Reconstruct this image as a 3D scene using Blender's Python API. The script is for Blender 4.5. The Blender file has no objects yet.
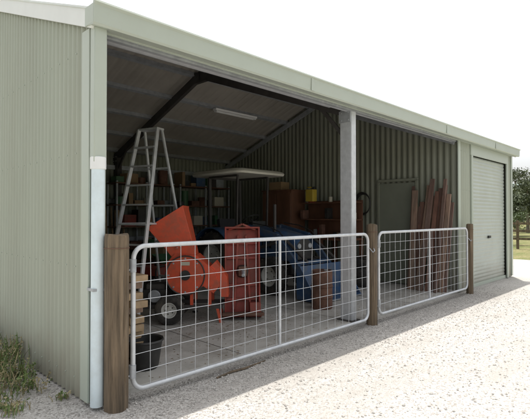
import bpy, math, random
import numpy as np
from mathutils import Vector, Matrix
random.seed(4); rng=np.random.default_rng(4)
R=math.radians
# ------------------------------------------------------------ materials
MATS={}
def mat(name,col,rough=.6,metal=0.,var=.15,scale=6.,bump=0.,bscale=60.,dirt=None,dscale=1.5,damt=.5,stretch=None,spec=.5,low=None):
    if name in MATS: return MATS[name]
    m=bpy.data.materials.new(name); m.use_nodes=True
    nt=m.node_tree; N=nt.nodes; L=nt.links
    b=N['Principled BSDF']; b.inputs['Roughness'].default_value=rough; b.inputs['Metallic'].default_value=metal
    b.inputs['Specular IOR Level'].default_value=spec
    tc=N.new('ShaderNodeTexCoord'); src=tc.outputs['Object']; raw=src
    if stretch:
        mp=N.new('ShaderNodeMapping'); mp.inputs['Scale'].default_value=stretch
        L.new(src,mp.inputs['Vector']); src=mp.outputs['Vector']
    n=N.new('ShaderNodeTexNoise'); n.inputs['Scale'].default_value=scale; n.inputs['Detail'].default_value=6
    n.inputs['Roughness'].default_value=.65
    L.new(src,n.inputs['Vector'])
    r=N.new('ShaderNodeValToRGB'); r.color_ramp.elements[0].position=.3; r.color_ramp.elements[1].position=.7
    c=np.array(col)
    r.color_ramp.elements[0].color=(*(c*(1-var)),1); r.color_ramp.elements[1].color=(*np.minimum(c*(1+var),1),1)
    L.new(n.outputs['Fac'],r.inputs['Fac']); out=r.outputs['Color']
    if dirt is not None:
        n2=N.new('ShaderNodeTexNoise'); n2.inputs['Scale'].default_value=dscale; n2.inputs['Detail'].default_value=8
        n2.inputs['Roughness'].default_value=.7
        L.new(src,n2.inputs['Vector'])
        r2=N.new('ShaderNodeValToRGB'); r2.color_ramp.elements[0].position=.45; r2.color_ramp.elements[1].position=.7
        r2.color_ramp.elements[0].color=(0,0,0,1); r2.color_ramp.elements[1].color=(damt,)*3+(1,)
        L.new(n2.outputs['Fac'],r2.inputs['Fac'])
        mx=N.new('ShaderNodeMix'); mx.data_type='RGBA'
        L.new(r2.outputs['Color'],mx.inputs['Factor']); L.new(out,mx.inputs['A']); mx.inputs['B'].default_value=(*dirt,1)
        out=mx.outputs['Result']
    if low is not None:
        # splash-back dirt on the lowest part of a wall (real staining, by world height)
        sx=N.new('ShaderNodeSeparateXYZ'); L.new(raw,sx.inputs[0])
        nn=N.new('ShaderNodeTexNoise'); nn.inputs['Scale'].default_value=5; nn.inputs['Detail'].default_value=6; L.new(raw,nn.inputs['Vector'])
        ma=N.new('ShaderNodeMath'); ma.operation='MULTIPLY_ADD'; L.new(nn.outputs['Fac'],ma.inputs[0]); ma.inputs[1].default_value=-.5; L.new(sx.outputs['Z'],ma.inputs[2])
        mr=N.new('ShaderNodeMapRange'); L.new(ma.outputs[0],mr.inputs['Value']); mr.inputs['From Min'].default_value=-.22; mr.inputs['From Max'].default_value=.22; mr.inputs['To Min'].default_value=.65; mr.inputs['To Max'].default_value=0
        mx=N.new('ShaderNodeMix'); mx.data_type='RGBA'; L.new(mr.outputs[0],mx.inputs['Factor']); L.new(out,mx.inputs['A']); mx.inputs['B'].default_value=(*low,1); out=mx.outputs['Result']
    L.new(out,b.inputs['Base Color'])
    if bump>0:
        n3=N.new('ShaderNodeTexNoise'); n3.inputs['Scale'].default_value=bscale; n3.inputs['Detail'].default_value=5
        L.new(src,n3.inputs['Vector'])
        bp=N.new('ShaderNodeBump'); bp.inputs['Strength'].default_value=bump; bp.inputs['Distance'].default_value=.01
        L.new(n3.outputs['Fac'],bp.inputs['Height']); L.new(bp.outputs['Normal'],b.inputs['Normal'])
    MATS[name]=m; return m

GREEN=mat('pale_green_steel',(.355,.385,.315),.42,0,.05,1.2,0,dirt=(.27,.265,.205),dscale=1.3,damt=.35,stretch=(1,1,.2),low=(.26,.23,.18))
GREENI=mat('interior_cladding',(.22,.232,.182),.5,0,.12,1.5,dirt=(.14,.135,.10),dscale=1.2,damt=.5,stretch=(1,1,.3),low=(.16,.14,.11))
TRIM=mat('trim_steel',(.43,.475,.41),.4,0,.05,2,dirt=(.32,.34,.28),dscale=2,damt=.35)
BARGE=mat('barge_white',(.70,.72,.69),.45,0,.05,2)
ROOFM=mat('roof_steel',(.50,.54,.47),.4,0,.06,1)
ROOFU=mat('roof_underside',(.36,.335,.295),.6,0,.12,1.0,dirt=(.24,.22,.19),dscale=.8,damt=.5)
GALV=mat('galvanised',(.58,.60,.62),.45,.3,.12,14)
GALVD=mat('galvanised_dull',(.38,.40,.42),.5,.35,.2,10)
DSTEEL=mat('dark_steel',(.06,.055,.052),.6,.1,.2,6)
PVC=mat('pvc_pipe',(.66,.76,.80),.35,0,.04,6,dirt=(.50,.54,.52),dscale=4,damt=.5)
POSTW=mat('weathered_post',(.155,.115,.075),.92,0,.6,30,1,70,dirt=(.06,.048,.036),dscale=7,damt=.85,stretch=(1,1,.06))
PLANK=[mat('plank_%d'%i,c,.75,0,.4,14,.3,50,dirt=(.16,.145,.125),dscale=4,damt=.65,stretch=(1,1,.12)) for i,c in enumerate([(.17,.085,.06),(.12,.068,.052),(.24,.155,.11),(.15,.09,.07),(.10,.065,.052)])]
PINE=mat('raw_pine',(.40,.28,.16),.7,0,.25,8,.2,50,dirt=(.22,.17,.12),dscale=5,damt=.5)
ORANGE=mat('orange_red_paint',(.62,.085,.035),.45,0,.14,6,dirt=(.28,.10,.06),dscale=7,damt=.75)
RED=mat('dull_red_paint',(.29,.045,.032),.6,0,.25,6,dirt=(.14,.075,.05),dscale=4,damt=.85)
BLUE=mat('blue_paint',(.035,.085,.185),.42,0,.15,5,dirt=(.13,.13,.115),dscale=4,damt=.75)
BLACK=mat('black_plastic',(.022,.022,.022),.5,0,.2,8,dirt=(.07,.065,.055),dscale=6,damt=.5)
TYRE=mat('tyre_rubber',(.03,.029,.027),.8,0,.3,20,.4,90,dirt=(.13,.11,.085),dscale=5,damt=.6)
RIM=mat('rim_paint',(.62,.62,.58),.5,0,.1,8,dirt=(.25,.2,.15),dscale=6,damt=.5)
CANOPY=mat('canopy_fibreglass',(.74,.72,.63),.45,0,.05,3,dirt=(.5,.47,.4),dscale=3,damt=.4)
CONC=mat('concrete_slab',(.47,.455,.42),.7,0,.14,2.5,.25,80,dirt=(.22,.20,.17),dscale=1.9,damt=.7)
BROWN=mat('brown_timber',(.14,.065,.038),.55,0,.3,4,.1,40,stretch=(1,1,.2))
RUST=mat('rusty_steel',(.15,.075,.05),.85,0,.4,7,.4,50,dirt=(.08,.045,.035),dscale=5,damt=.7)
DOORM=mat('access_door_paint',(.20,.215,.17),.5,0,.07,3)
ALU=mat('aluminium',(.52,.53,.54),.45,.45,.15,10)
YEL=mat('yellow_plastic',(.55,.40,.05),.5,0,.08,5,dirt=(.3,.22,.08),dscale=5,damt=.5)
CARD=mat('cardboard',(.30,.20,.11),.85,0,.15,5)
CREAM=mat('cream_plastic',(.50,.47,.38),.6,0,.08,5)
WHITE=mat('white_enamel',(.78,.79,.78),.4,0,.03,5)
GRN=mat('green_plastic',(.05,.13,.06),.5,0,.1,5)
SEATM=mat('seat_vinyl',(.03,.03,.035),.55,0,.1,5)
def gravel(name,cols,scale,patch,bs=.5):
    m=bpy.data.materials.new(name); m.use_nodes=True; nt=m.node_tree; N=nt.nodes; L=nt.links
    b=N['Principled BSDF']; b.inputs['Roughness'].default_value=.95; b.inputs['Specular IOR Level'].default_value=.1
    tc=N.new('ShaderNodeTexCoord')
    dn=N.new('ShaderNodeTexNoise'); dn.inputs['Scale'].default_value=30; L.new(tc.outputs['Object'],dn.inputs['Vector'])
    va=N.new('ShaderNodeVectorMath'); va.operation='MULTIPLY_ADD'; L.new(dn.outputs['Color'],va.inputs[0]); va.inputs[1].default_value=(.02,.02,.02); L.new(tc.outputs['Object'],va.inputs[2])
    v=N.new('ShaderNodeTexVoronoi'); v.inputs['Scale'].default_value=scale; L.new(va.outputs[0],v.inputs['Vector'])
    sp=N.new('ShaderNodeSeparateColor'); L.new(v.outputs['Color'],sp.inputs['Color'])
    r=N.new('ShaderNodeValToRGB'); r.color_ramp.elements[0].color=(*cols[0],1); r.color_ramp.elements[1].color=(*cols[2],1)
    e=r.color_ramp.elements.new(.35); e.color=(*cols[1],1)
    L.new(sp.outputs['Red'],r.inputs['Fac'])
    n=N.new('ShaderNodeTexNoise'); n.inputs['Scale'].default_value=.9; n.inputs['Detail'].default_value=10; n.inputs['Roughness'].default_value=.72
    mp=N.new('ShaderNodeMapping'); mp.inputs['Scale'].default_value=(.45,1.3,1); L.new(tc.outputs['Object'],mp.inputs['Vector']); L.new(mp.outputs[0],n.inputs['Vector'])
    r2=N.new('ShaderNodeValToRGB'); r2.color_ramp.elements[0].position=.44; r2.color_ramp.elements[1].position=.62
    r2.color_ramp.elements[0].color=(0,0,0,1); r2.color_ramp.elements[1].color=(.8,.8,.8,1)
    L.new(n.outputs['Fac'],r2.inputs['Fac'])
    mx=N.new('ShaderNodeMix'); mx.data_type='RGBA'; L.new(r2.outputs['Color'],mx.inputs['Factor']); L.new(r.outputs['Color'],mx.inputs['A']); mx.inputs['B'].default_value=(*patch,1)
    L.new(mx.outputs['Result'],b.inputs['Base Color'])
    n3=N.new('ShaderNodeTexNoise'); n3.inputs['Scale'].default_value=22; n3.inputs['Detail'].default_value=9; n3.inputs['Roughness'].default_value=.7
    L.new(tc.outputs['Object'],n3.inputs['Vector'])
    ad=N.new('ShaderNodeMath'); ad.operation='MULTIPLY_ADD'; L.new(v.outputs['Distance'],ad.inputs[0]); ad.inputs[1].default_value=-.6; L.new(n3.outputs['Fac'],ad.inputs[2])
    bp=N.new('ShaderNodeBump'); bp.inputs['Strength'].default_value=bs; bp.inputs['Distance'].default_value=.014
    L.new(ad.outputs[0],bp.inputs['Height']); L.new(bp.outputs['Normal'],b.inputs['Normal'])
    return m
GRAV=gravel('limestone_gravel',[(.26,.24,.215),(.43,.41,.385),(.58,.56,.53)],85,(.37,.35,.32),.6)
FIELD=gravel('dry_grass_field',[(.12,.12,.05),(.18,.17,.08),(.26,.23,.12)],25,(.09,.12,.035))
STONE=mat('loose_stone',(.42,.40,.37),.9,0,.45,45)
CHIPS=mat('wood_chips_and_dust',(.22,.17,.11),.9,0,.5,30)
LEAF=mat('tree_leaves',(.095,.115,.06),.7,0,.5,1.2)
LEAF2=mat('bush_leaves',(.07,.10,.035),.7,0,.5,1.5)
WEED=mat('weed_blades',(.12,.17,.05),.7,0,.5,6)
WEEDD=mat('dry_blades',(.34,.29,.16),.8,0,.3,6)
BARK=mat('bark',(.16,.13,.10),.9,0,.3,6)
HILL=mat('distant_hill',(.22,.26,.25),1,0,.35,.02,spec=0)  # distance haze is put into this pale green-blue base colour

# ------------------------------------------------------------ mesh builder
class MB:
    def __init__(s): s.v=[]; s.f=[]; s.mi=[]; s.m=[]; s.T=Matrix.Identity(4)
    def slot(s,m):
        if m not in s.m: s.m.append(m)
        return s.m.index(m)
    def add(s,vs,fs,m):
        o=len(s.v); k=s.slot(m)
        for p in vs: s.v.append(tuple(s.T@Vector(p)))
        for f in fs: s.f.append([i+o for i in f]); s.mi.append(k)
    def box(s,c,d,m,rot=None,taper=None):
        vs=[]
        for z in(-.5,.5):
            for x,y in((-.5,-.5),(.5,-.5),(.5,.5),(-.5,.5)):
                t=1 if (z<0 or taper is None) else taper
                p=Vector((x*d[0]*t,y*d[1]*t,z*d[2]))
                if rot is not None: p=rot@p
                vs.append(p+Vector(c))
        s.add(vs,[(3,2,1,0),(4,5,6,7),(0,1,5,4),(1,2,6,5),(2,3,7,6),(3,0,4,7)],m)
    def bar(s,p0,p1,w,h,m,up=(0,0,1)):
        p0=Vector(p0);p1=Vector(p1);a=(p1-p0).normalized(); u=Vector(up)
        if abs(a.dot(u))>.98: u=Vector((0,1,0))
        x=a.cross(u).normalized(); y=x.cross(a)
        vs=[p+x*i*w/2+y*j*h/2 for p in(p0,p1) for i,j in((-1,-1),(1,-1),(1,1),(-1,1))]
        s.add(vs,[(3,2,1,0),(4,5,6,7),(0,1,5,4),(1,2,6,5),(2,3,7,6),(3,0,4,7)],m)
    def cyl(s,p0,p1,r,m,r1=None,seg=14,caps=True):
        p0=Vector(p0);p1=Vector(p1); r1=r if r1 is None else r1
        a=(p1-p0).normalized(); u=Vector((0,0,1)) if abs(a.z)<.9 else Vector((1,0,0))
        x=a.cross(u).normalized(); y=a.cross(x)
        vs=[]
        for p,rr in((p0,r),(p1,r1)):
            for i in range(seg):
                t=2*math.pi*i/seg; vs.append(p+(x*math.cos(t)+y*math.sin(t))*rr)
        fs=[(i,(i+1)%seg,seg+(i+1)%seg,seg+i) for i in range(seg)]
        if caps: fs+=[tuple(range(seg))[::-1],tuple(range(seg,2*seg))]
        s.add(vs,fs,m)
    def tube(s,pts,r,m,seg=8):
        pts=[Vector(p) for p in pts]; n=len(pts); vs=[]; fs=[]; px=None
        for i,p in enumerate(pts):
            a=(pts[min(i+1,n-1)]-pts[max(i-1,0)]).normalized()
            if px is None:
                u=Vector((0,0,1)) if abs(a.z)<.9 else Vector((1,0,0)); px=a.cross(u).normalized()
            x=(px-a*px.dot(a)).normalized(); px=x; y=a.cross(x)
            for k in range(seg):
                t=2*math.pi*k/seg; vs.append(p+(x*math.cos(t)+y*math.sin(t))*(r if not hasattr(r,'__len__') else r[i]))
        for i in range(n-1):
            for k in range(seg): fs.append((i*seg+k,i*seg+(k+1)%seg,(i+1)*seg+(k+1)%seg,(i+1)*seg+k))
        fs+=[tuple(range(seg))[::-1],tuple(range((n-1)*seg,n*seg))]
        s.add(vs,fs,m)
    def lathe(s,c,axis,prof,m,seg=28):
        c=Vector(c); a=Vector(axis).normalized(); u=Vector((0,0,1)) if abs(a.z)<.9 else Vector((1,0,0))
        x=a.cross(u).normalized(); y=a.cross(x); vs=[]; fs=[]; n=len(prof)
        for r,h in prof:
            for k in range(seg):
                t=2*math.pi*k/seg; vs.append(c+a*h+(x*math.cos(t)+y*math.sin(t))*max(r,1e-4))
        for i in range(n-1):
            for k in range(seg): fs.append((i*seg+k,i*seg+(k+1)%seg,(i+1)*seg+(k+1)%seg,(i+1)*seg+k))
        s.add(vs,fs,m)
    def prism(s,poly,x0,x1,m,plane='yz'):
        n=len(poly)
        f=(lambda a,b,t:(t,a,b)) if plane=='yz' else (lambda a,b,t:(a,t,b)) if plane=='xz' else (lambda a,b,t:(a,b,t))
        vs=[f(a,b,x0) for a,b in poly]+[f(a,b,x1) for a,b in poly]
        s.add(vs,[tuple(range(n))[::-1],tuple(range(n,2*n))]+[(i,(i+1)%n,n+(i+1)%n,n+i) for i in range(n)],m)
    def obj(s,name,parent=None,bevel=0,angle=35,M=None):
        me=bpy.data.meshes.new(name); me.from_pydata(s.v,[],s.f)
        for m in s.m: me.materials.append(m)
        me.polygons.foreach_set('material_index',s.mi)
        me.polygons.foreach_set('use_smooth',[True]*len(s.f)); me.update()
        import bmesh
        bm=bmesh.new(); bm.from_mesh(me); bmesh.ops.recalc_face_normals(bm,faces=bm.faces); bm.to_mesh(me); bm.free()
        me.set_sharp_from_angle(angle=R(angle))
        o=bpy.data.objects.new(name,me); bpy.context.scene.collection.objects.link(o)
        if bevel:
            b=o.modifiers.new('bevel','BEVEL'); b.width=bevel; b.segments=2; b.limit_method='ANGLE'; b.angle_limit=R(40)
        if M is not None: o.matrix_world=M
        if parent: o.parent=parent
        return o
def empty(name):
    e=bpy.data.objects.new(name,None); bpy.context.scene.collection.objects.link(e); return e
def place(x,y,z=0,rz=0,rx=0,ry=0,s=1):
    return Matrix.Translation((x,y,z))@Matrix.Rotation(rz,4,'Z')@Matrix.Rotation(ry,4,'Y')@Matrix.Rotation(rx,4,'X')@Matrix.Scale(s,4)
def rawmesh(name,verts,faces,mats,mi=None,smooth=False,parent=None):
    me=bpy.data.meshes.new(name); verts=np.asarray(verts,dtype=np.float32); faces=np.asarray(faces,dtype=np.int32)
    k=faces.shape[1]; me.vertices.add(len(verts)); me.vertices.foreach_set('co',verts.ravel())
    me.loops.add(faces.size); me.loops.foreach_set('vertex_index',faces.ravel())
    me.polygons.add(len(faces)); me.polygons.foreach_set('loop_start',np.arange(0,faces.size,k)); 
    for m in mats: me.materials.append(m)
    if mi is not None: me.polygons.foreach_set('material_index',np.asarray(mi,dtype=np.int32))
    me.polygons.foreach_set('use_smooth',[smooth]*len(faces)); me.update(calc_edges=True); me.validate()
    o=bpy.data.objects.new(name,me); bpy.context.scene.collection.objects.link(o)
    if parent: o.parent=parent
    return o

# ------------------------------------------------------------ shed dimensions
XL,XM,XP,XR=1.51,5.08,8.60,11.80
YF,YB=3.35,10.05; YM=(YF+YB)/2; EZ=2.92; TAN=.375; SL=.05
def roofz(y): return EZ+(YM-YF-abs(y-YM))*TAN
shed=empty('farm_shed')
def corr(name,p0,u,length,nrm,zb,ztf,pitch,amp,m,parent=shed,box=False):
    p0=Vector(p0);u=Vector(u);nrm=Vector(nrm); k=8; n=int(length/pitch*k)
    vs=[];fs=[]
    for i in range(n+1):
        s_=length*i/n; ph=2*math.pi*s_/pitch
        w=math.sin(ph)
        if box: w=max(-1,min(1,2.2*math.sin(ph)))
        p=p0+u*s_+nrm*amp*w
        vs+=[(p.x,p.y,zb),(p.x,p.y,ztf(p))]
        if i: fs.append((2*i-2,2*i,2*i+1,2*i-1))
    return rawmesh(name,vs,fs,[m],smooth=True,parent=parent)
corr('gable_wall',(XL,YF,0),(0,1,0),YB-YF,(1,0,0),.02,lambda p:roofz(p.y)-.02,.088,.0125,GREEN)
corr('end_wall',(XR,YF,0),(0,1,0),YB-YF,(1,0,0),.02,lambda p:roofz(p.y)-.02,.088,.0125,GREEN)
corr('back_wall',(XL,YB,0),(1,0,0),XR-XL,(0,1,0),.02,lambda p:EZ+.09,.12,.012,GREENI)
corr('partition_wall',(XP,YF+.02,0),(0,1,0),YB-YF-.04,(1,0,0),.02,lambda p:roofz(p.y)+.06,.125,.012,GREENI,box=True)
corr('front_panel',(XP-.05,YF,0),(1,0,0),9.25-XP+.05,(0,1,0),.02,lambda p:EZ-.03,.088,.010,GREEN)
corr('front_panel_end',(11.42,YF,0),(1,0,0),XR-11.42,(0,1,0),.02,lambda p:EZ-.03,.088,.010,GREEN)
b=MB()
for z in(.18,1.05,1.95,2.75):
    for i in range(int((YB-YF)/.176)):
        y=YF+.066+i*.176
        if z<roofz(y)-.1: b.cyl((XL-.0125,y,z),(XL-.0185,y,z),.0055,TRIM,seg=6)
for z in(.18,1.05,1.95,2.7):
    for i in range(7): 
        x=XP+.016+i*.088; b.cyl((x,YF-.010,z),(x,YF-.016,z),.0055,TRIM,seg=6)
b.obj('cladding_screws',shed)
def roof():
    vs=[];fs=[];k=6;pitch=.12;x0=XL-.06;x1=XR+.06;n=int((x1-x0)/pitch*k)
    for ys in((YF-.14,YM),(YM,YB+.1)):
        o=len(vs)
        for i in range(n+1):
            x=x0+(x1-x0)*i/n; w=.012*math.sin(2*math.pi*x/pitch)
            for y in ys: vs.append((x,y,roofz(y)+.10+w))
            if i: fs.append((o+2*i-2,o+2*i,o+2*i+1,o+2*i-1))
    rawmesh('roof_sheets',vs,fs,[ROOFM],smooth=True,parent=shed)
    vs=[];fs=[];pitch=.19;k=8;n=int((XR-XL-.02)/pitch*k)
    for ys in((YF-.02,YM),(YM,YB+.02)):
        o=len(vs)
        for i in range(n+1):
            x=XL+.01+(XR-XL-.02)*i/n; w=.010*max(-1,min(1,3*(math.sin(2*math.pi*x/pitch)-.6)))
            for y in ys: vs.append((x,y,roofz(y)+.065+w))
            if i: fs.append((o+2*i-2,o+2*i,o+2*i+1,o+2*i-1))
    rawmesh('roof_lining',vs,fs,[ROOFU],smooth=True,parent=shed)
    b=MB(); t=math.atan(TAN)
    for sgn in(-1,1):
        for i in range(5):
            y=YM+sgn*(.18+i*.76)
            if i==4: y=YM+sgn*3.15
            z=roofz(y)+.01
            b.box(((XL+XR)/2,y,z),(XR-XL-.06,.03,.08),GALVD,Matrix.Rotation(-sgn*t,3,'X'))
            b.box(((XL+XR)/2,y+.03,z-.035),(XR-XL-.06,.06,.004),GALVD,Matrix.Rotation(-sgn*t,3,'X'))
    b.obj('roof_purlins',shed)
    b=MB()
    b.box(((XL+XR)/2,YM,roofz(YM)+.14),(XR-XL+.1,.35,.02),ROOFM); b.obj('ridge_cap',shed)
roof()
b=MB(); g=[(YF-.02,2.88),(YF-.15,2.86),(YF-.165,2.875),(YF-.17,3.005),(YF-.19,3.02),(YF-.185,3.035),(YF-.155,3.03),(YF-.15,2.90),(YF-.02,2.905)]
b.prism(g,XL-.06,XR+.08,TRIM); 
b.box((XL-.055,YF-.09,2.945),(.012,.14,.14),TRIM); b.box((XR+.075,YF-.09,2.945),(.012,.14,.14),TRIM)
b.box(((XL+XR)/2,YF-.012,2.955),(XR-XL,.02,.17),TRIM)
b.obj('gutter',shed)
b=MB()
for x in(4.0,7.7,10.2): b.box((x,YF-.174,2.94),(.05,.006,.14),TRIM)
for i in range(9): b.box((2.2+i*1.15,YF-.10,3.022),(.02,.17,.006),TRIM)
b.obj('gutter_joints',shed)
b=MB()
for x in(XL-.035,XR+.035):
    for s in(-1,1):
        y0=YM+s*(YM-YF+.12)
        b.bar((x,y0,roofz(y0)+.045),(x,YM,roofz(YM)+.045),.03,.15,BARGE)
b.obj('barge_flashing',shed)
b=MB()
b.box(((XL+XP)/2+.05,YF+.035,2.895),(XP-XL-.12,.045,.09),GALVD)
b.box(((XL+XP)/2+.05,YF+.075,2.853),(XP-XL-.12,.05,.005),GALV)
b.box(((XL+XM)/2,YF+.30,2.955),(XM-XL-.2,.05,.05),GALV)
b.box(((XL+XM)/2,YF+.42,3.0),(XM-XL-.2,.04,.04),WHITE)
b.obj('eave_beam',shed)
def frame(name,x,m,col=True,w=.10,drop=.05):
    b=MB()
    for s in(-1,1):
        yc=YM+s*(YM-YF-.12)
        if col or s>0:
            cm=GALV if (s<0 and col) else m
            zt=EZ-.06
            b.box((x,yc,zt/2+.03),(.012,.17,zt-.02),cm)
            b.box((x+w/2,yc-.088,zt/2+.03),(w,.006,zt-.02),cm); b.box((x+w/2,yc+.088,zt/2+.03),(w,.006,zt-.02),cm)
            b.box((x+w,yc-.08,zt/2+.03),(.006,.02,zt-.02),cm)
            b.box((x+w/2,yc,SL+.006),(.2,.24,.012),m)
            b.box((x-.012,yc+.01,2.79),(.014,.18,.16),GALVD if cm is GALV else m)
            for k in(-.05,.06):
                for zz in(2.74,2.84): b.cyl((x-.02,yc+k,zz),(x-.032,yc+k,zz),.012,GALVD,seg=6)
        y0=YM+s*(YM-YF-.04)
        b.bar((x+.03,y0,roofz(y0)-drop-.05),(x+.03,YM,roofz(YM)-drop-.05),.07,.15,m)
        b.box((x+.03,YM+s*.1,roofz(YM)-.14),(.08,.22,.2),m)
        b.bar((x+.03,YM+s*(YM-YF-.60),roofz(YF+.60)-.12),(x+.03,YM+s*(YM-YF-.14),2.5),.035,.05,m)
    return b.obj(name,shed)
frame('portal_frame_mid',XM,DSTEEL)  # interior shade put into the frames' dark colour; front column stays galvanised
frame('portal_frame_gable',XL+.07,DSTEEL,col=False)
b=MB()
for s in(-1,1):
    y0=YM+s*(YM-YF-.04)
    b.bar((XP-.06,y0,roofz(y0)-.09),(XP-.06,YM,roofz(YM)-.09),.05,.10,GALVD)
b.obj('portal_frame_partition',shed)
b=MB()
b.box((XL+.055,YF+.0,1.46),(.115,.03,2.84),TRIM); b.box((XL-.016,YF+.05,1.46),(.018,.13,2.84),TRIM)
b.box((XP+.0,YF-.014,1.46),(.10,.022,2.84),TRIM); b.box((XR+.016,YF+.05,1.46),(.018,.13,2.84),TRIM)
b.box((XR-.03,YF-.016,1.46),(.09,.022,2.84),TRIM)
b.box((9.24,YF-.016,1.34),(.08,.03,2.64),TRIM);b.box((11.43,YF-.016,1.34),(.08,.03,2.64),TRIM)
b.box((10.335,YF-.012,2.765),(2.3,.03,.21),TRIM)
b.obj('corner_flashing',shed,bevel=.004)
vs=[];fs=[]; z0,z1=.03,2.66; n=int((z1-z0)/.0095)
for i in range(n+1):
    z=z0+(z1-z0)*i/n; y=YF+.05-.012*abs(math.sin(math.pi*z/.076))
    vs+=[(9.28,y,z),(11.39,y,z)]
    if i: fs.append((2*i-2,2*i-1,2*i+1,2*i))
rawmesh('roller_door',vs,fs,[mat('roller_door_paint',(.43,.47,.425),.4,0,.05,2,dirt=(.34,.34,.29),dscale=1.5,damt=.3,low=(.3,.27,.22))],smooth=True,parent=shed)
b=MB(); b.box((10.335,YF+.03,.05),(2.1,.04,.06),TRIM); b.box((10.335,YF+.02,1.0),(.12,.03,.05),BLACK); b.obj('roller_door_bar',shed)
b=MB(); b.box(((XL+XR)/2,(YF+YB)/2,SL/2-.03),(XR-XL-.03,YB-YF-.03,SL+.06),CONC); b.obj('concrete_floor',shed,bevel=.01)
b=MB(); 
for x in(3.1,XM+.02,6.8): b.box((x,(YF+YB)/2,SL+.0015),(.006,YB-YF-.1,.002),DSTEEL)
b.obj('floor_joints',shed)
b=MB(); b.box((XP-.03,4.585,1.10),(.03,.82,2.06),DOORM); 
for y in(4.155,5.015): b.box((XP-.035,y,1.12),(.05,.05,2.12),GREENI)
b.box((XP-.035,4.585,2.19),(.05,.91,.05),GREENI); b.cyl((XP-.045,4.27,1.05),(XP-.09,4.27,1.05),.025,GALV); b.obj('access_door',shed,bevel=.003)
b=MB()
for z in(.9,1.8,2.6): b.box(((XL+XP)/2,YB-.06,z),(XP-XL-.2,.06,.10),GALVD)
b.obj('wall_girts',shed)
dp=empty('downpipe'); b=MB()
b.box((1.533,3.275,2.36),(.10,.075,1.02),TRIM); b.obj('upper_pipe',dp,bevel=.008)
b=MB(); b.cyl((1.533,3.275,.03),(1.533,3.275,1.82),.049,PVC,seg=24); b.lathe((1.533,3.275,1.80),(0,0,1),[(.049,0),(.058,.005),(.058,.09),(.052,.095),(.02,.096)],WHITE)
b.obj('pvc_pipe',dp)
b=MB(); b.box((1.533,3.285,.9),(.108,.105,.02),GALVD); b.obj('pipe_straps',dp)
b=MB(); zf=roofz(7.6)-.07
b.box((6.78,7.6,zf),(1.24,.11,.045),WHITE); b.cyl((6.2,7.57,zf-.04),(7.36,7.57,zf-.04),.014,WHITE); b.cyl((6.2,7.63,zf-.04),(7.36,7.63,zf-.04),.014,WHITE)
b.box((6.2,7.6,zf-.035),(.03,.1,.04),WHITE); b.box((7.36,7.6,zf-.035),(.03,.1,.04),WHITE); b.obj('fluorescent_light_fitting',bevel=.004)

# ------------------------------------------------------------ posts, gates
def post(x,y,r,h,name):
    b=MB(); n=40; seg=48
    vs=[];fs=[]; ph=random.uniform(0,6)
    cr=[(random.uniform(0,6.28),random.uniform(.3,1)) for _ in range(12)]
    for i in range(n+1):
        z=-.05+(h+.05)*i/n
        for k in range(seg):
            t=2*math.pi*k/seg; rr=r*(1+.03*math.sin(3*t+z*2+ph)+.02*math.sin(7*t+z))
            for a,l in cr:
                dd=abs((t-a-.05*math.sin(z*9+a)+math.pi)%(2*math.pi)-math.pi)
                if dd<.12 and z/h>1-l: rr-=r*.08*(1-dd/.12)
            if i==n: rr*=.96
            vs.append((x+rr*math.cos(t),y+rr*math.sin(t),z+(.008*math.sin(t*2+ph) if i==n else 0)))
        if i:
            for k in range(seg): fs.append(((i-1)*seg+k,(i-1)*seg+(k+1)%seg,i*seg+(k+1)%seg,i*seg+k))
    vs.append((x,y,h+.002)); c=len(vs)-1
    for k in range(seg): fs.append((n*seg+k,n*seg+(k+1)%seg,c))
    b.add(vs,fs,POSTW)
    b.tube([(x+(r+.004)*math.cos(t),y+(r+.004)*math.sin(t),h-.1) for t in np.linspace(0,2*math.pi,20)],.003,RUST,6)
    return b.obj(name,angle=40)
post(1.637,3.18,.088,1.31,'timber_fence_post')
post(5.285,3.20,.072,1.34,'timber_fence_post')
post(8.66,3.17,.06,1.30,'timber_fence_post')
def gate(x0,x1,y,z0,z1,uprights,name):
    e=empty(name); b=MB(); r=.019; rc=.10; pts=[]
    for cx,cz,a0 in((x1-rc,z1-rc,90),(x1-rc,z0+rc,0),(x0+rc,z0+rc,-90),(x0+rc,z1-rc,-180)):
        for i in range(7):
            a=R(a0-i*15); pts.append((cx+rc*math.cos(a),y,cz+rc*math.sin(a)))
    pts.append(pts[0]); b.tube(pts,r,GALV,12)
    b.obj('frame',e)
    b=MB()
    for u in uprights: b.cyl((u,y,z0),(u,y,z1),.015,GALV)
    b.obj('uprights',e)
    b=MB(); nx=round((x1-x0)/.15); nz=8
    zs=[z0+(z1-z0)*f for f in np.linspace(0,1,nz+1)[1:-1]]
    for i in range(1,nx):
        x=x0+(x1-x0)*i/nx+random.uniform(-.003,.003); b.tube([(x+random.uniform(-.004,.004),y-.006+random.uniform(-.004,.004),z0+(z1-z0)*k/4) for k in range(5)],.0024,GALV,6)
    for z in zs:
        b.tube([(x0+(x1-x0)*k/8,y-.011,z+random.uniform(-.005,.005)*(0<k<8)) for k in range(9)],.0024,GALV,6)
    b.obj('weld_mesh',e)
    b=MB()
    for z in(z0+.15,z1-.15):
        b.cyl((x0-.005,y,z-.05),(x0-.005,y,z+.05),.028,GALVD); b.cyl((x0-.06,y,z-.03),(x0,y,z-.03),.008,GALVD)
    b.tube([(x1,y-.02,z1-.18),(x1+.03,y-.06,z1-.24),(x1+.07,y-.06,z1-.22),(x1+.10,y-.02,z1-.18)],.006,GALVD,6)
    b.obj('hinges_and_chain',e); return e
gate(1.775,5.15,3.18,.10,1.215,[3.45],'farm_gate')
gate(5.42,8.55,3.18,.12,1.225,[6.98],'farm_gate')
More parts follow.
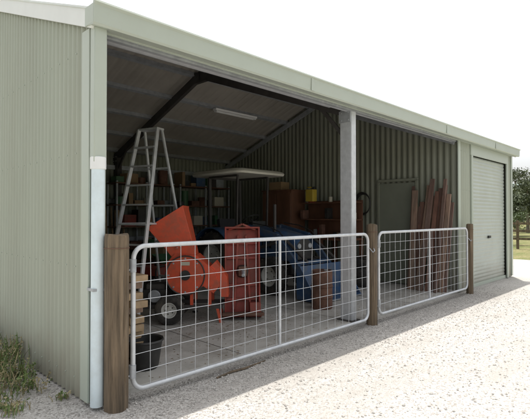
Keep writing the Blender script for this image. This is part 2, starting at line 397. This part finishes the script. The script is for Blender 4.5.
b=MB(); b.tube([(2.56,3.12,.014),(2.75,3.135,.018),(2.9,3.12,.016),(3.20,3.15,.014)],[.008,.011,.010,.006],POSTW,7)
b.obj('fallen_stick')

# ------------------------------------------------------------ step ladder
b=MB()
def lad(b):
    H=2.58; b.box((0,0,H),(.34,.14,.025),ALU)
    for s in(-1,1):
        b.bar((s*.16,-.05,H),(s*.32,-.62,0),.022,.055,ALU,up=(0,1,0)); b.bar((s*.15,.05,H),(s*.30,.62,0),.02,.035,ALU,up=(0,1,0))
        b.box((s*.32,-.62,.01),(.05,.09,.03),BLACK);b.box((s*.30,.62,.01),(.05,.06,.03),BLACK)
        b.bar((s*.24,-.32,1.3),(s*.235,.32,1.3),.010,.02,ALU)
    for i in range(1,10):
        t=i/10; z=H*(1-t); w=.16+.16*t; y=-.05-.57*t
        b.box((0,y,z),(2*w,.07,.02),ALU)
    for i in(2,4,6,8):
        t=i/10; z=H*(1-t); w=.15+.15*t; y=.05+.57*t
        b.bar((-w,y,z),(w,y,z),.018,.025,ALU)
lad(b); b.obj('step_ladder',M=place(3.28,5.42,SL,R(-72)))

# ------------------------------------------------------------ wood chipper
ch=empty('wood_chipper'); Mc=place(3.62,5.05,SL,R(-45),s=.95)
def sect(b,secs,m,close=True):
    vs=[p for s_ in secs for p in s_]; n=len(secs[0]); fs=[]
    for i in range(len(secs)-1):
        for k in range(n): fs.append((i*n+k,i*n+(k+1)%n,(i+1)*n+(k+1)%n,(i+1)*n+k))
    b.add(vs,fs,m)
def ring(cx,cz,ang,w,d):
    ux,uz=math.cos(ang),math.sin(ang)
    return [(cx-ux*w/2,-d/2,cz-uz*w/2),(cx+ux*w/2,-d/2,cz+uz*w/2),(cx+ux*w/2,d/2,cz+uz*w/2),(cx-ux*w/2,d/2,cz-uz*w/2)]
b=MB()
sect(b,[ring(-.27,1.46,R(32),.60,.52),ring(-.25,1.43,R(32),.56,.48),ring(-.10,1.12,R(25),.40,.40),ring(.0,.88,R(10),.30,.34)],ORANGE)
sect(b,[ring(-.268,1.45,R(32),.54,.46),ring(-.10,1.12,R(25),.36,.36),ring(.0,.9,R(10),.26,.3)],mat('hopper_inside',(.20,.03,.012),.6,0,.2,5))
b.bar((-.13,-.215,1.02),(.10,-.205,1.13),.012,.03,ORANGE)
for k in range(5): b.cyl((-.10+.045*k,-.222,1.035+.021*k),(-.10+.045*k,-.236,1.035+.021*k),.009,GALVD,seg=6)
b.obj('infeed_hopper',ch,bevel=.004,M=Mc)
b=MB()
b.prism([(-.20,.52),(-.27,.80),(-.14,.95),(.16,.93),(.42,.70),(.48,.50),(.40,.40),(.26,.50),(.05,.40)],-.20,.20,ORANGE,'xz')
b.cyl((.02,-.26,.66),(.02,-.20,.66),.27,ORANGE,seg=28); b.cyl((.02,-.28,.66),(.02,-.26,.66),.07,BLACK)
b.lathe((.02,-.262,.66),(0,-1,0),[(.255,0),(.262,.012),(.27,.012),(.275,0)],DSTEEL)
b.box((.02,-.265,.82),(.12,.004,.05),CREAM)
for k in range(8):
    a=k*math.pi/4; b.cyl((.02+.23*math.cos(a),-.27,.66+.23*math.sin(a)),(.02+.23*math.cos(a),-.258,.66+.23*math.sin(a)),.014,GALVD,seg=6)
b.prism([(.34,.76),(.42,.84),(.58,.62),(.60,.34),(.50,.34),(.46,.52)],-.13,.13,ORANGE,'xz')
b.obj('drum_housing',ch,bevel=.006,M=Mc)
b=MB()
b.box((-.42,0,.34),(.34,.34,.22),BLACK); b.box((-.42,0,.48),(.26,.26,.08),DSTEEL); b.cyl((-.42,-.18,.36),(-.42,-.20,.36),.09,GALVD)
b.cyl((-.30,.1,.52),(-.30,.1,.66),.035,GALVD)
b.obj('engine',ch,bevel=.012,M=Mc)
b=MB()
for s in(-.2,.2):
    b.bar((-.62,s,.22),(.50,s,.22),.04,.05,DSTEEL); b.bar((.45,s,.22),(.50,s,0),.035,.035,ORANGE); b.bar((.1,s,.22),(.1,s,.5),.04,.04,ORANGE); b.bar((.35,s,.22),(.35,s,.5),.04,.04,ORANGE)
b.bar((-.62,-.2,.22),(-.62,.2,.22),.04,.05,DSTEEL); b.bar((.50,-.2,.22),(.50,.2,.22),.04,.05,DSTEEL)
b.bar((-.62,0,.22),(-.95,0,.30),.04,.04,ORANGE); b.bar((-.95,-.12,.32),(-.95,.12,.32),.03,.03,BLACK)
b.obj('chassis',ch,M=Mc)
def wheel(b,c,r,w,rr,lugs=0,rim=RIM):
    c=Vector(c); hw=w/2
    b.lathe(c,(1,0,0),[(rr,-hw*.7),(rr+.02,-hw*.95),(r*.88,-hw),(r*.97,-hw*.8),(r,-hw*.4),(r,hw*.4),(r*.97,hw*.8),(r*.88,hw),(rr+.02,hw*.95),(rr,hw*.7)],TYRE)
    b.lathe(c,(1,0,0),[(0,-hw*.25),(rr*.3,-hw*.3),(rr*.35,-hw*.15),(rr*.8,-hw*.2),(rr*.92,-hw*.75),(rr*1.05,-hw*.8),(rr*1.05,hw*.8),(rr*.92,hw*.75),(rr*.8,hw*.2),(rr*.35,hw*.15),(rr*.3,hw*.3),(0,hw*.25)],rim)
    for k in range(5):
        a=k*1.2566; 
        for s in(-1,1): b.cyl(c+Vector((s*hw*.2,rr*.55*math.cos(a),rr*.55*math.sin(a))),c+Vector((s*(hw*.2+.015),rr*.55*math.cos(a),rr*.55*math.sin(a))),.009,DSTEEL,seg=6)
    for k in range(lugs):
        for s in(-1,1):
            a=2*math.pi*(k+(.5 if s>0 else 0))/lugs; a2=a+.16
            p0=c+Vector((s*hw*.92,r*.98*math.cos(a),r*.98*math.sin(a))); p1=c+Vector((0,r*1.01*math.cos(a2),r*1.01*math.sin(a2)))
            b.bar(p0,p1,.03,.035,TYRE,up=(0,math.cos(a),math.sin(a)))
b2=MB(); b2.T=Matrix.Rotation(R(90),4,'Z')
for s in(-.33,.33): wheel(b2,(s,.18,.20),.20,.11,.10)
b2.obj('wheels',ch,M=Mc)

# ------------------------------------------------------------ mower deck standing on end
md=empty('red_mower_deck'); Mm=place(4.28,4.66,SL,R(-40),rx=R(-7),s=.94)
b=MB()
b.box((0,.02,.66),(.50,.03,1.26),RED)
for s in(-.25,.25): b.box((s,-.05,.66),(.025,.18,1.30),RED)
b.box((0,-.05,1.31),(.525,.18,.025),RED); b.box((0,-.05,.02),(.56,.22,.04),RED)
for z in(.25,.46,.86,1.08): b.box((0,-.02,z),(.47,.06,.035),RED)
for s in(-.12,.12): b.bar((s,-.035,.1),(s*.5,-.035,1.2),.035,.04,RED)
b.obj('deck',md,bevel=.006,M=Mm)
b=MB(); b.cyl((0,-.02,.66),(0,-.20,.66),.10,DSTEEL,r1=.07,seg=18); b.box((0,-.16,.66),(.12,.12,.14),RUST); b.cyl((0,-.22,.66),(0,-.36,.60),.025,GALVD)
b.bar((-.2,-.08,1.28),(0,-.14,1.36),.03,.03,RED);b.bar((.2,-.08,1.28),(0,-.14,1.36),.03,.03,RED)
b.box((.0,-.2,.05),(.6,.25,.04),RUST); b.box((.18,-.18,.14),(.16,.14,.14),RED)
b.obj('gearbox_and_hitch',md,bevel=.006,M=Mm)

# ------------------------------------------------------------ tractor
tr=empty('blue_tractor'); Mt=place(6.30,7.0,SL,R(180))
b=MB()
for s in(-1,1): wheel(b,(s*.56,0,.55),.55,.30,.28,18)
for s in(-1,1): wheel(b,(s*.50,1.45,.33),.33,.20,.17,14)
b.obj('wheels',tr,M=Mt)
b=MB()
hood=lambda y,w,z0,z1,c:[(-w,y,z0),(w,y,z0),(w,y,z1-c),(w-c*1.2,y,z1),(-w+c*1.2,y,z1),(-w,y,z1-c)]
secs=[hood(.55,.27,.62,1.20,.08),hood(1.2,.26,.60,1.16,.08),hood(1.72,.23,.58,1.05,.08),hood(1.80,.19,.62,.98,.07)]
sect(b,secs,BLUE); n=6
b.add(secs[0],[tuple(range(6))[::-1]],BLUE); b.add(secs[-1],[tuple(range(6))],BLACK)
for s in(-1,1):
    pts=[(math.cos(a)*.63,.55+math.sin(a)*.63) for a in np.linspace(R(15),R(165),10)]
    inn=[(math.cos(a)*.605,.55+math.sin(a)*.605) for a in np.linspace(R(165),R(15),10)]
    b.prism(pts+inn,s*.42,s*.74,BLUE)
    b.prism([(-.5,.62),(-.55,.9),(-.2,1.15),(.25,1.15),(.5,.9),(.5,.6)],s*.415,s*.43,BLUE)
    for k in range(5): b.box((s*.266,.8+k*.1,.88),(.012,.05,.16),BLACK)
    b.box((s*.262,1.42,.95),(.012,.34,.05),CREAM)
b.obj('bonnet_and_fenders',tr,bevel=.012,M=Mt)
b=MB()
b.box((0,.5,.48),(.36,2.3,.28),DSTEEL); b.box((0,1.45,.36),(.8,.12,.10),DSTEEL); b.cyl((-.5,0,.55),(.5,0,.55),.10,DSTEEL)
b.box((0,.28,.60),(.86,.5,.03),DSTEEL)
b.box((0,-.12,.92),(.46,.42,.10),SEATM); b.box((0,-.34,1.14),(.44,.10,.40),SEATM,Matrix.Rotation(R(12),3,'X'))
b.cyl((0,.55,1.1),(0,.40,1.34),.018,BLACK); b.lathe((0,.39,1.34),(0,-.5,.85),[(.17,-.012),(.185,0),(.17,.012),(.155,0),(.17,-.012)],BLACK)
b.box((0,.58,1.24),(.36,.12,.12),BLACK)
b.cyl((.20,1.25,1.1),(.20,1.25,1.62),.03,DSTEEL); 
for s in(-1,1): b.cyl((s*.15,1.79,.86),(s*.15,1.815,.86),.05,GALVD)
b.obj('chassis_seat_controls',tr,bevel=.01,M=Mt)
b=MB()
for s in(-1,1):
    b.bar((s*.42,-.38,.62),(s*.42,-.42,2.2),.06,.06,DSTEEL,up=(0,1,0)); b.bar((s*.42,.42,.62),(s*.42,.46,2.2),.035,.035,DSTEEL,up=(0,1,0))
    b.bar((s*.42,-.42,2.2),(s*.42,.46,2.2),.04,.04,DSTEEL)
b.bar((-.42,-.42,2.2),(.42,-.42,2.2),.05,.05,DSTEEL)
b.obj('roll_bar',tr,M=Mt)
b=MB(); 
cs=[]
for z,k in((2.22,1.0),(2.255,1.02),(2.29,.99),(2.32,.9),(2.335,.6)):
    cs.append([(.66*k*sx*cx,(.78*k)*sy*cy,z) for sx,sy,cx,cy in((-1,-1,.85,1),(1,-1,.85,1),(1,-1,1,.85),(1,1,1,.85),(1,1,.85,1),(-1,1,.85,1),(-1,1,1,.85),(-1,-1,1,.85))])
sect(b,cs,CANOPY); b.add(cs[-1],[tuple(range(8))],CANOPY); b.add(cs[0],[tuple(range(8))[::-1]],CANOPY)
b.obj('canopy',tr,M=Mt,angle=50)
b=MB()
for s in(-1,1):
    b.bar((s*.40,.75,.45),(s*.40,.80,1.22),.07,.12,BLUE,up=(0,1,0))
    b.bar((s*.44,.80,1.18),(s*.44,1.55,1.02),.06,.12,BLUE); b.bar((s*.44,1.55,1.02),(s*.44,2.15,.36),.06,.12,BLUE)
    b.cyl((s*.44,.85,.75),(s*.44,1.5,.93),.03,DSTEEL); b.cyl((s*.44,1.5,.93),(s*.44,1.62,.96),.016,GALV)
    b.cyl((s*.40,1.7,.98),(s*.40,2.2,.62),.028,DSTEEL)
    b.tube([(s*.44,.9,1.27),(s*.45,1.3,1.22),(s*.45,1.6,1.12),(s*.42,1.8,.9)],.011,BLACK)
b.bar((-.44,1.95,.58),(.44,1.95,.58),.07,.07,BLUE)
b.prism([(2.16,.02),(2.14,.55),(2.20,.57),(2.22,.14),(2.32,.06),(2.60,.03),(2.60,.01)],-.62,.62,BLUE)
for s in(-.62,.62): b.prism([(2.15,.03),(2.14,.56),(2.22,.57),(2.58,.03)],s-.01,s+.01,BLUE)
b.box((0,2.61,.02),(1.24,.06,.012),GALVD)
b.obj('front_loader',tr,bevel=.006,M=Mt)

# ------------------------------------------------------------ other stored things
def simple(name,fn,M=None,bevel=.006):
    b=MB(); fn(b); return b.obj(name,bevel=bevel,M=M)
simple('black_rubber_tub',lambda b:(b.lathe((0,0,0),(0,0,1),[(0,.0),(.11,0),(.125,.03),(.155,.24),(.17,.255),(.165,.27),(.15,.26),(.12,.04),(0,.03)],BLACK,30),
    b.tube([(-.16,0,.25),(-.19,0,.31),(-.15,0,.33),(-.12,0,.30)],.01,BLACK)),place(2.20,3.72,SL),0)
def stack(b):
    z=0
    for i in range(11):
        h=.07; 
        for j in(0,1):
            b.box((random.uniform(-.02,.02)+(-.09 if j else .09),random.uniform(-.05,.05),z+h/2),(.15,random.uniform(1.1,1.3),h-.008),PINE if random.random()<.75 else PLANK[2],Matrix.Rotation(random.uniform(-.04,.04),3,'Z'))
        z+=h
        if i%3==2:
            for y in(-.4,.4): b.box((0,y,z+.012),(.36,.05,.024),PINE)
            z+=.025
simple('timber_stack',stack,place(2.10,4.45,SL),.003)
def planks(b):
    y=3.44
    for i in range(15):
        w=random.uniform(.05,.12); h=random.uniform(1.6,2.18); m=random.choice(PLANK); lay=random.uniform(0,.10)
        lean=random.uniform(.12,.20)
        rot=Matrix.Rotation(lean,3,'Y')@Matrix.Rotation(random.uniform(-.04,.04),3,'X')
        b.box((XP-.07-lay-math.sin(lean)*h/2-.02,y,SL+h/2*math.cos(lean)),(.035,w,h),m,rot)
        y+=w*.5+.008
simple('leaning_planks',planks,None,.002)
def cab(b):
    b.box((0,0,1.0),(.5,.95,2.0),BROWN); 
    for s in(-.235,.235): b.box((-.262,s,1.02),(.02,.445,1.85),BROWN); b.cyl((-.275,s*.2,1.0),(-.30,s*.2,1.0),.015,GALV)
    b.box((0,0,2.015),(.54,1.0,.03),BROWN); b.box((-.05,.1,2.13),(.3,.4,.2),CARD)
simple('brown_cabinet',cab,place(8.22,7.45,SL))
def bench(b):
    b.box((0,0,.9),(.6,1.5,.05),BROWN)
    for x in(-.26,.26):
        for y in(-.7,0,.7): b.box((x,y,.44),(.07,.07,.88),BROWN)
    b.box((0,0,.25),(.52,1.4,.03),BROWN); b.box((.24,0,1.35),(.04,1.5,.8),BROWN)
    b.box((.1,0,1.32),(.3,1.5,.03),BROWN); b.box((.1,0,1.70),(.3,1.5,.03),BROWN)
    for k in range(14):
        zz=random.choice([.925,1.335,1.715,.925]); h=random.uniform(.1,.3); 
        if k%3==0: b.cyl((0,-.7+k*.105,zz),(0,-.7+k*.105,zz+h),.045,random.choice([CREAM,RUST,GALVD,RED]))
        else: b.box((random.uniform(-.05,.1),-.7+k*.105,zz+h/2),(random.uniform(.1,.22),.085,h),random.choice([CARD,CREAM,RUST,BLUE,GALVD,RED,BLACK,GRN]))
    b.box((-.12,-.5,.98),(.2,.12,.11),BLUE); b.cyl((-.3,-.5,1.02),(-.1,-.5,1.02),.02,GALVD)
simple('workbench',bench,place(8.22,6.1,SL),.004)
def can(b):
    b.box((0,0,.14),(.16,.22,.28),YEL); b.box((0,.05,.33),(.04,.12,.03),YEL); b.cyl((0,-.07,.28),(0,-.09,.34),.03,BLACK)
simple('yellow_jerry_can',can,place(8.18,6.55,SL+1.735),.02)
def drum(b,m=RUST,h=.87,r=.285):
    pr=[(0,0),(r-.01,0),(r,.015)]
    for z in(.3,.58): pr+=[(r,z*h-.015),(r+.012,z*h),(r,z*h+.015)]
    pr+=[(r,h-.01),(r-.01,h),(r-.015,h-.02),(0,h-.02)]
    b.lathe((0,0,0),(0,0,1),pr,m,32); b.cyl((r*.6,0,h-.02),(r*.6,0,h),.03,GALVD)
simple('rusty_drum',lambda b:drum(b,RUST,.58,.16),place(5.50,4.20,SL),0)
simple('steel_drum',lambda b:drum(b,BLUE),place(7.7,8.6,SL),0)
simple('steel_drum',lambda b:drum(b,GRN),place(5.6,8.9,SL),0)
def shelf(W,seed):
    def f(b):
        rr=random.Random(seed)
        for x in(-W/2,0,W/2):
            for y in(-.22,.22): b.box((x,y,1.1),(.04,.04,2.2),GALVD)
        for z in(.15,.65,1.15,1.65,2.15):
            b.box((0,0,z),(W+.04,.5,.03),BROWN); x=-W/2+.06
            while x<W/2-.15:
                w=rr.uniform(.06,.32); h=rr.uniform(.08,.4); m=rr.choice([CARD,CARD,CREAM,BLACK,RUST,BLUE,GALVD,RED,CARD,GRN,BROWN,DSTEEL])
                if rr.random()<.35: b.cyl((x+w/2,0,z+.015),(x+w/2,0,z+.015+h),min(w/2,.12),m,seg=14)
                else: b.box((x+w/2,rr.uniform(-.06,.06),z+.015+h/2),(w,rr.uniform(.25,.4),h),m,Matrix.Rotation(rr.uniform(-.15,.15),3,'Z'))
                x+=w+rr.uniform(.01,.07)
    return f
simple('storage_shelf',shelf(1.5,1),place(5.6,9.65,SL),.004)
simple('storage_shelf',shelf(1.6,7),place(7.35,9.65,SL),.004)
def tools(b):
    for i,(x,m) in enumerate([(0,PINE),(.14,PINE),(.3,BROWN),(.42,PINE)]):
        b.bar((x,-.28,.05),(x+.03,.0,1.6),.03,.03,m,up=(0,1,0)); 
        if i%2: b.prism([(x-.1,0),(x+.1,0),(x+.11,.2),(x+.02,.26),(x-.02,.26),(x-.11,.2)],-.30,-.27,DSTEEL,'xz')
        else: b.box((x,-.3,.04),(.34,.06,.07),DSTEEL)
simple('garden_tools',tools,place(4.75,9.85,SL),0)
def gen(b):
    for s in(-.3,.3):
        b.tube([(-.4,s,.08),(-.4,s,.5),(-.34,s,.56),(.34,s,.56),(.4,s,.5),(.4,s,.08),(.34,s,.03),(-.34,s,.03),(-.4,s,.08)],.016,BLACK)
    b.box((0,0,.46),(.6,.45,.14),RED); b.box((-.12,0,.22),(.36,.36,.28),DSTEEL); b.cyl((.12,0,.22),(.36,0,.22),.14,GALVD); b.cyl((0,0,.53),(0,0,.56),.04,BLACK)
    for s in(-.3,.3): b.cyl((-.28,s-.03,.1),(-.28,s+.03,.1),.10,TYRE)
simple('portable_generator',gen,place(4.3,6.9,SL,R(20)),.012)
def barrow(b):
    sect(b,[[(-.2,-.18,.3),(.25,-.18,.3),(.25,.18,.3),(-.2,.18,.3)],[(-.4,-.33,.58),(.45,-.33,.62),(.45,.33,.62),(-.4,.33,.58)]],GRN)
    b.add([(-.2,-.18,.3),(.25,-.18,.3),(.25,.18,.3),(-.2,.18,.3)],[(0,1,2,3)],GRN)
    for s in(-1,1):
        b.tube([(.55,s*.06,.2),(.2,s*.2,.28),(-.4,s*.26,.4),(-.85,s*.3,.6)],.016,DSTEEL); b.tube([(-.1,s*.2,.3),(-.25,s*.24,.02),(-.4,s*.25,.38)],.014,DSTEEL)
    b.cyl((.58,-.04,.2),(.58,.04,.2),.2,TYRE,seg=24)
simple('wheelbarrow',barrow,place(5.1,7.6,SL,R(70)),0)
def boxes(b):
    b.box((0,0,.2),(.6,.5,.4),CARD); b.box((.03,.0,.56),(.5,.42,.3),CREAM,Matrix.Rotation(.1,3,'Z')); b.box((-.6,.1,.25),(.45,.5,.5),BROWN); b.box((-.58,.1,.62),(.4,.4,.22),CARD)
    b.box((0,0,.402),(.1,.502,.004),CREAM)
simple('storage_boxes',boxes,place(7.4,7.9,SL),.004)
simple('storage_boxes',boxes,place(5.9,8.35,SL,R(15)),.004)
simple('hose_coil',lambda b:[b.tube([(XP-.06-.02*k,5.38+(.17+.012*k)*math.cos(t),1.72+(.21+.012*k)*math.sin(t)) for t in np.linspace(0,2*math.pi,26)],.012,BLACK,6) for k in range(4)],None,0)
simple('plastic_bucket',lambda b:(b.lathe((0,0,0),(0,0,1),[(0,0),(.10,0),(.135,.27),(.145,.275),(.14,.285),(.125,.28),(.095,.02),(0,.02)],CREAM,24),b.tube([(.14*math.cos(t),0,.27+.13*math.sin(t)) for t in np.linspace(0,math.pi,14)],.004,GALVD,6)),place(7.55,5.35,SL),0)
def tyres(b):
    for k in range(3): b.lathe((.02*k,.01*k,.09+.18*k),(0,0,1),[(.17,-.06),(.20,-.085),(.28,-.09),(.305,-.06),(.31,0),(.305,.06),(.28,.09),(.20,.085),(.17,.06)],TYRE,32)
simple('spare_tyre_stack',tyres,place(7.9,4.95,SL),0)

# ------------------------------------------------------------ ground
def grid_sheet(name,x0,x1,y0,y1,z,m,wob=0):
    n=60; top=[];
    for i in range(n): t=i/n; top.append((x0+(x1-x0)*t,y0))
    for i in range(n): t=i/n; top.append((x1,y0+(y1-y0)*t))
    for i in range(n): t=i/n; top.append((x1-(x1-x0)*t,y1))
    for i in range(n): t=i/n; top.append((x0,y1-(y1-y0)*t))
    vs=[(x+random.uniform(-wob,wob),y+random.uniform(-wob,wob),z) for x,y in top]+[((x0+x1)/2,(y0+y1)/2,z)]
    c=len(vs)-1; fs=[(i,(i+1)%c,c) for i in range(c)]
    return rawmesh(name,vs,fs,[m])
grid_sheet('ground',-1500,1500,-1500,1500,0,FIELD)
grid_sheet('gravel_driveway',-16,16.5,-10,13,.004,GRAV,.18)
OB=np.array([(1,0,0),(-1,0,0),(0,1,0),(0,-1,0),(0,0,1),(0,0,-1)],float); OF=np.array([(0,2,4),(2,1,4),(1,3,4),(3,0,4),(2,0,5),(1,2,5),(3,1,5),(0,3,5)])
def scatter(name,x,y,z,s,flat,m,lenx=1):
    n=len(x); V=OB[None]*s[:,None,None]*rng.uniform(.6,1.35,(n,6,3)); V[:,:,0]*=lenx
    a=rng.uniform(0,6.28,n); c,si=np.cos(a)[:,None],np.sin(a)[:,None]
    X=V[:,:,0]*c-V[:,:,1]*si; Y=V[:,:,0]*si+V[:,:,1]*c; Z=V[:,:,2]*flat
    P=np.stack([X+x[:,None],Y+y[:,None],Z+z+.3*s[:,None]*flat],-1).reshape(-1,3)
    rawmesh(name,P,(OF[None]+6*np.arange(n)[:,None,None]).reshape(-1,3),[m])
n=24000
x=rng.uniform(.6,10,n); y=rng.uniform(-.8,3.28,n)
k=rng.random(n)<.4; y[k]=3.28-np.abs(rng.normal(0,.28,k.sum())); x[k]=rng.uniform(1.6,9,k.sum())
j=rng.random(n)<.07; x[j]=rng.uniform(.7,1.48,j.sum()); y[j]=rng.uniform(3,5.5,j.sum())
scatter('loose_gravel',x,y,.005,.003+.011*rng.random(n)**2.8,.7,STONE)
# dust, chips and blown-in grit on the slab
n=2600; x=rng.uniform(1.75,8.4,n); y=3.38+np.abs(rng.normal(0,.9,n)); k=rng.random(n)<.35; x[k]=rng.normal(3.9,.5,k.sum()); y[k]=rng.normal(4.8,.45,k.sum()); y=np.clip(y,3.38,9.5)
scatter('floor_litter',x,y,SL+.001,.002+.008*rng.random(n)**2.5,.35,CHIPS,2.2)
def weeds(name,cx,cy,n,rad,h,mats,p=.75,wd=(.002,.005)):
    vs=[];fs=[];mi=[]
    for i in range(n):
        x=cx+random.gauss(0,rad); y=cy+random.gauss(0,rad*1.3); x=min(x,XL-.03); a=random.uniform(0,6.28); hh=h*random.uniform(.3,1); w=random.uniform(*wd); ln=random.uniform(.1,.8)*hh
        dx,dy=math.cos(a),math.sin(a); o=len(vs)
        for t,ww in((0,.7),(.4,1),(.75,.8),(1,.1)):
            px=min(x+dx*ln*t*t,XL-.015); py=y+dy*ln*t*t; pz=hh*t*(1-.25*t*ln/hh)
            vs+=[(px-dy*w*ww,py+dx*w*ww,pz),(px+dy*w*ww,py-dx*w*ww,pz)]
        k=0 if random.random()<p else 1
        for j in range(3): fs.append((o+2*j,o+2*j+1,o+2*j+3,o+2*j+2)); mi.append(k)
        if random.random()<.45:
            for q in range(6):
                t=random.uniform(.3,1); c=Vector((min(x+dx*ln*t*t,XL-.02),y+dy*ln*t*t,hh*t*(1-.25*t*ln/hh))); u=Vector((random.gauss(0,1),random.gauss(0,1),random.gauss(0,.6))).normalized()*random.uniform(.012,.03); v2=u.cross(Vector((random.gauss(0,1),random.gauss(0,1),random.gauss(0,1)))).normalized()*.008
                o=len(vs); vs+=[tuple(c-v2*.2),tuple(c+u*.5+v2),tuple(c+u),tuple(c+u*.5-v2)]; fs.append((o,o+1,o+2,o+3)); mi.append(k)
    return rawmesh(name,vs,fs,mats,mi)
for i,(x,y,n,r,h) in enumerate([(1.26,4.05,100,.08,.18),(1.16,4.40,170,.10,.28),(1.06,3.70,70,.07,.12),(1.32,4.95,220,.14,.32),(1.42,3.64,30,.03,.08),(1.2,5.8,260,.2,.34),(.98,4.0,90,.10,.16),(1.38,4.4,60,.05,.2)]):
    weeds('weed_clump',x,y,n,r,h,[WEED,WEEDD],.6)
# ------------------------------------------------------------ trees
def tree(name,x,y,h,cr,seed,leaf=LEAF,n=5200,ls=.16):
    rr=np.random.default_rng(seed); e=empty(name); b=MB()
    tr_=[Vector((x,y,-.1)),Vector((x+.1,y,h*.25)),Vector((x-.1,y+.1,h*.5)),Vector((x+.05,y,h*.8))]
    b.tube(tr_,[h*.035,h*.028,h*.02,h*.008],BARK)
    cl=[]
    for i in range(11):
        a=rr.uniform(0,6.28); z=h*rr.uniform(.42,.92); d=cr*rr.uniform(.35,1)*(1.15-.5*abs(z/h-.6)); 
        p=Vector((x+d*math.cos(a),y+d*math.sin(a),z)); s0=tr_[1].lerp(tr_[3],max(0,(z/h-.45)))
        mid=s0.lerp(p,.5)+Vector((0,0,-.08*h)); b.tube([s0,mid,p],[h*.014,h*.009,h*.004],BARK,6); cl.append((p,cr*rr.uniform(.28,.5)))
    cl.append((Vector((x,y,h*.9)),cr*.4))
    b.obj('trunk_and_limbs',e)
    P=[]
    for p,r in cl:
        k=n//len(cl); q=rr.normal(0,1,(k,3)); q/=np.linalg.norm(q,axis=1)[:,None]; q*=r*rr.uniform(.3,1.1,(k,1)); q[:,2]*=.65; P.append(q+np.array(p))
    P=np.concatenate(P); m=len(P); a=rr.normal(0,1,(m,3)); a/=np.linalg.norm(a,axis=1)[:,None]; c=np.cross(a,rr.normal(0,1,(m,3))); c/=np.linalg.norm(c,axis=1)[:,None]
    s=ls*rr.uniform(.5,1.2,(m,1)); V=np.stack([P-a*s,P-c*s*.35,P+a*s,P+c*s*.35],1).reshape(-1,3)
    rawmesh('leaves',V,np.arange(4*m).reshape(-1,4),[leaf],parent=e)
for i,(x,y,h,c) in enumerate([(44,11.2,4.6,2.2),(36,10.3,3.0,1.5),(58,16,7,3.2),(52,9,6.0,3),(30,-14,7,3),(-20,24,8,3.5),(66,24,9,4),(10,-30,8,3.6)]):
    tree('eucalyptus_tree',x,y,h,c,i+3)
for i,(x,y,h,c) in enumerate([(24.5,7.4,1.7,1.1),(27,9.5,2.0,1.3),(25,4.8,1.2,.9)]):
    tree('roadside_shrub',x,y,h,c,i+30,LEAF2,3000,.07)
rr=np.random.default_rng(9); m=26000; x=rr.uniform(85,130,m); y=rr.uniform(-60,90,m); hh=5+2.2*np.sin(y*.31)+1.5*np.sin(y*.83+2)+1.2*np.sin(x*.5)
z=hh*rr.uniform(0.05,1,m)**.8; P=np.stack([x,y,z],1); a=rr.normal(0,1,(m,3));a/=np.linalg.norm(a,axis=1)[:,None]; c=np.cross(a,rr.normal(0,1,(m,3)));c/=np.linalg.norm(c,axis=1)[:,None]
s=rr.uniform(.3,.8,(m,1)); V=np.stack([P-a*s,P-c*s*.6,P+a*s,P+c*s*.6],1).reshape(-1,3)
rawmesh('distant_treeline',V,np.arange(4*m).reshape(-1,4),[LEAF])
vs=[];fs=[];n=160
for i in range(n+1):
    a=2*math.pi*i/n; r0=420
    h=34+14*math.sin(a*3+1)+7*math.sin(a*7+.5)+3*math.sin(a*17)
    for rr_,hz in((r0,-2),(r0+150,h*.6),(r0+330,h),(r0+600,-5)): vs.append((rr_*math.cos(a),rr_*math.sin(a),hz))
    if i:
        for k in range(3): fs.append(((i-1)*4+k,i*4+k,i*4+k+1,(i-1)*4+k+1))
rawmesh('hills',vs,fs,[HILL],smooth=True)
b=MB()
for i in range(14):
    y=-8+i*2.0; b.cyl((22,y,-.1),(22+random.uniform(-.03,.03),y,1.25),.06,POSTW,seg=10)
for z in(.45,.80,1.12): b.box((21.93,5,z),(.03,26,.10),POSTW)
b.obj('post_and_rail_fence')

# ------------------------------------------------------------ light
sd=Vector((.25,.15,1)).normalized()
el=math.asin(sd.z); az=math.atan2(sd.x,sd.y)
w=bpy.data.worlds.new('World'); bpy.context.scene.world=w; w.use_nodes=True; nt=w.node_tree
bg=nt.nodes['Background']; sky=nt.nodes.new('ShaderNodeTexSky'); sky.sky_type='NISHITA'; sky.sun_disc=False
sky.sun_elevation=el; sky.sun_rotation=az; sky.air_density=1; sky.dust_density=4; sky.ozone_density=1
hs=nt.nodes.new('ShaderNodeHueSaturation'); hs.inputs['Saturation'].default_value=.18; hs.inputs['Value'].default_value=1.7
nt.links.new(sky.outputs[0],hs.inputs['Color']); nt.links.new(hs.outputs[0],bg.inputs['Color']); bg.inputs['Strength'].default_value=.15
l=bpy.data.lights.new('sun','SUN'); l.energy=5; l.angle=R(.5); l.color=(1,.96,.90)
o=bpy.data.objects.new('sun',l); bpy.context.scene.collection.objects.link(o); o.rotation_euler=sd.to_track_quat('Z','Y').to_euler()
sc=bpy.context.scene; sc.view_settings.view_transform='Standard'; sc.view_settings.look='None'; sc.view_settings.exposure=0
cam=bpy.data.cameras.new('camera'); cam.sensor_width=36; cam.lens=36*450/530; cam.clip_end=5000; cam.clip_start=.05
co=bpy.data.objects.new('camera',cam); sc.collection.objects.link(co); co.location=(0,0,1.45); co.rotation_euler=(R(90.83),0,R(44.55-90)); sc.camera=co
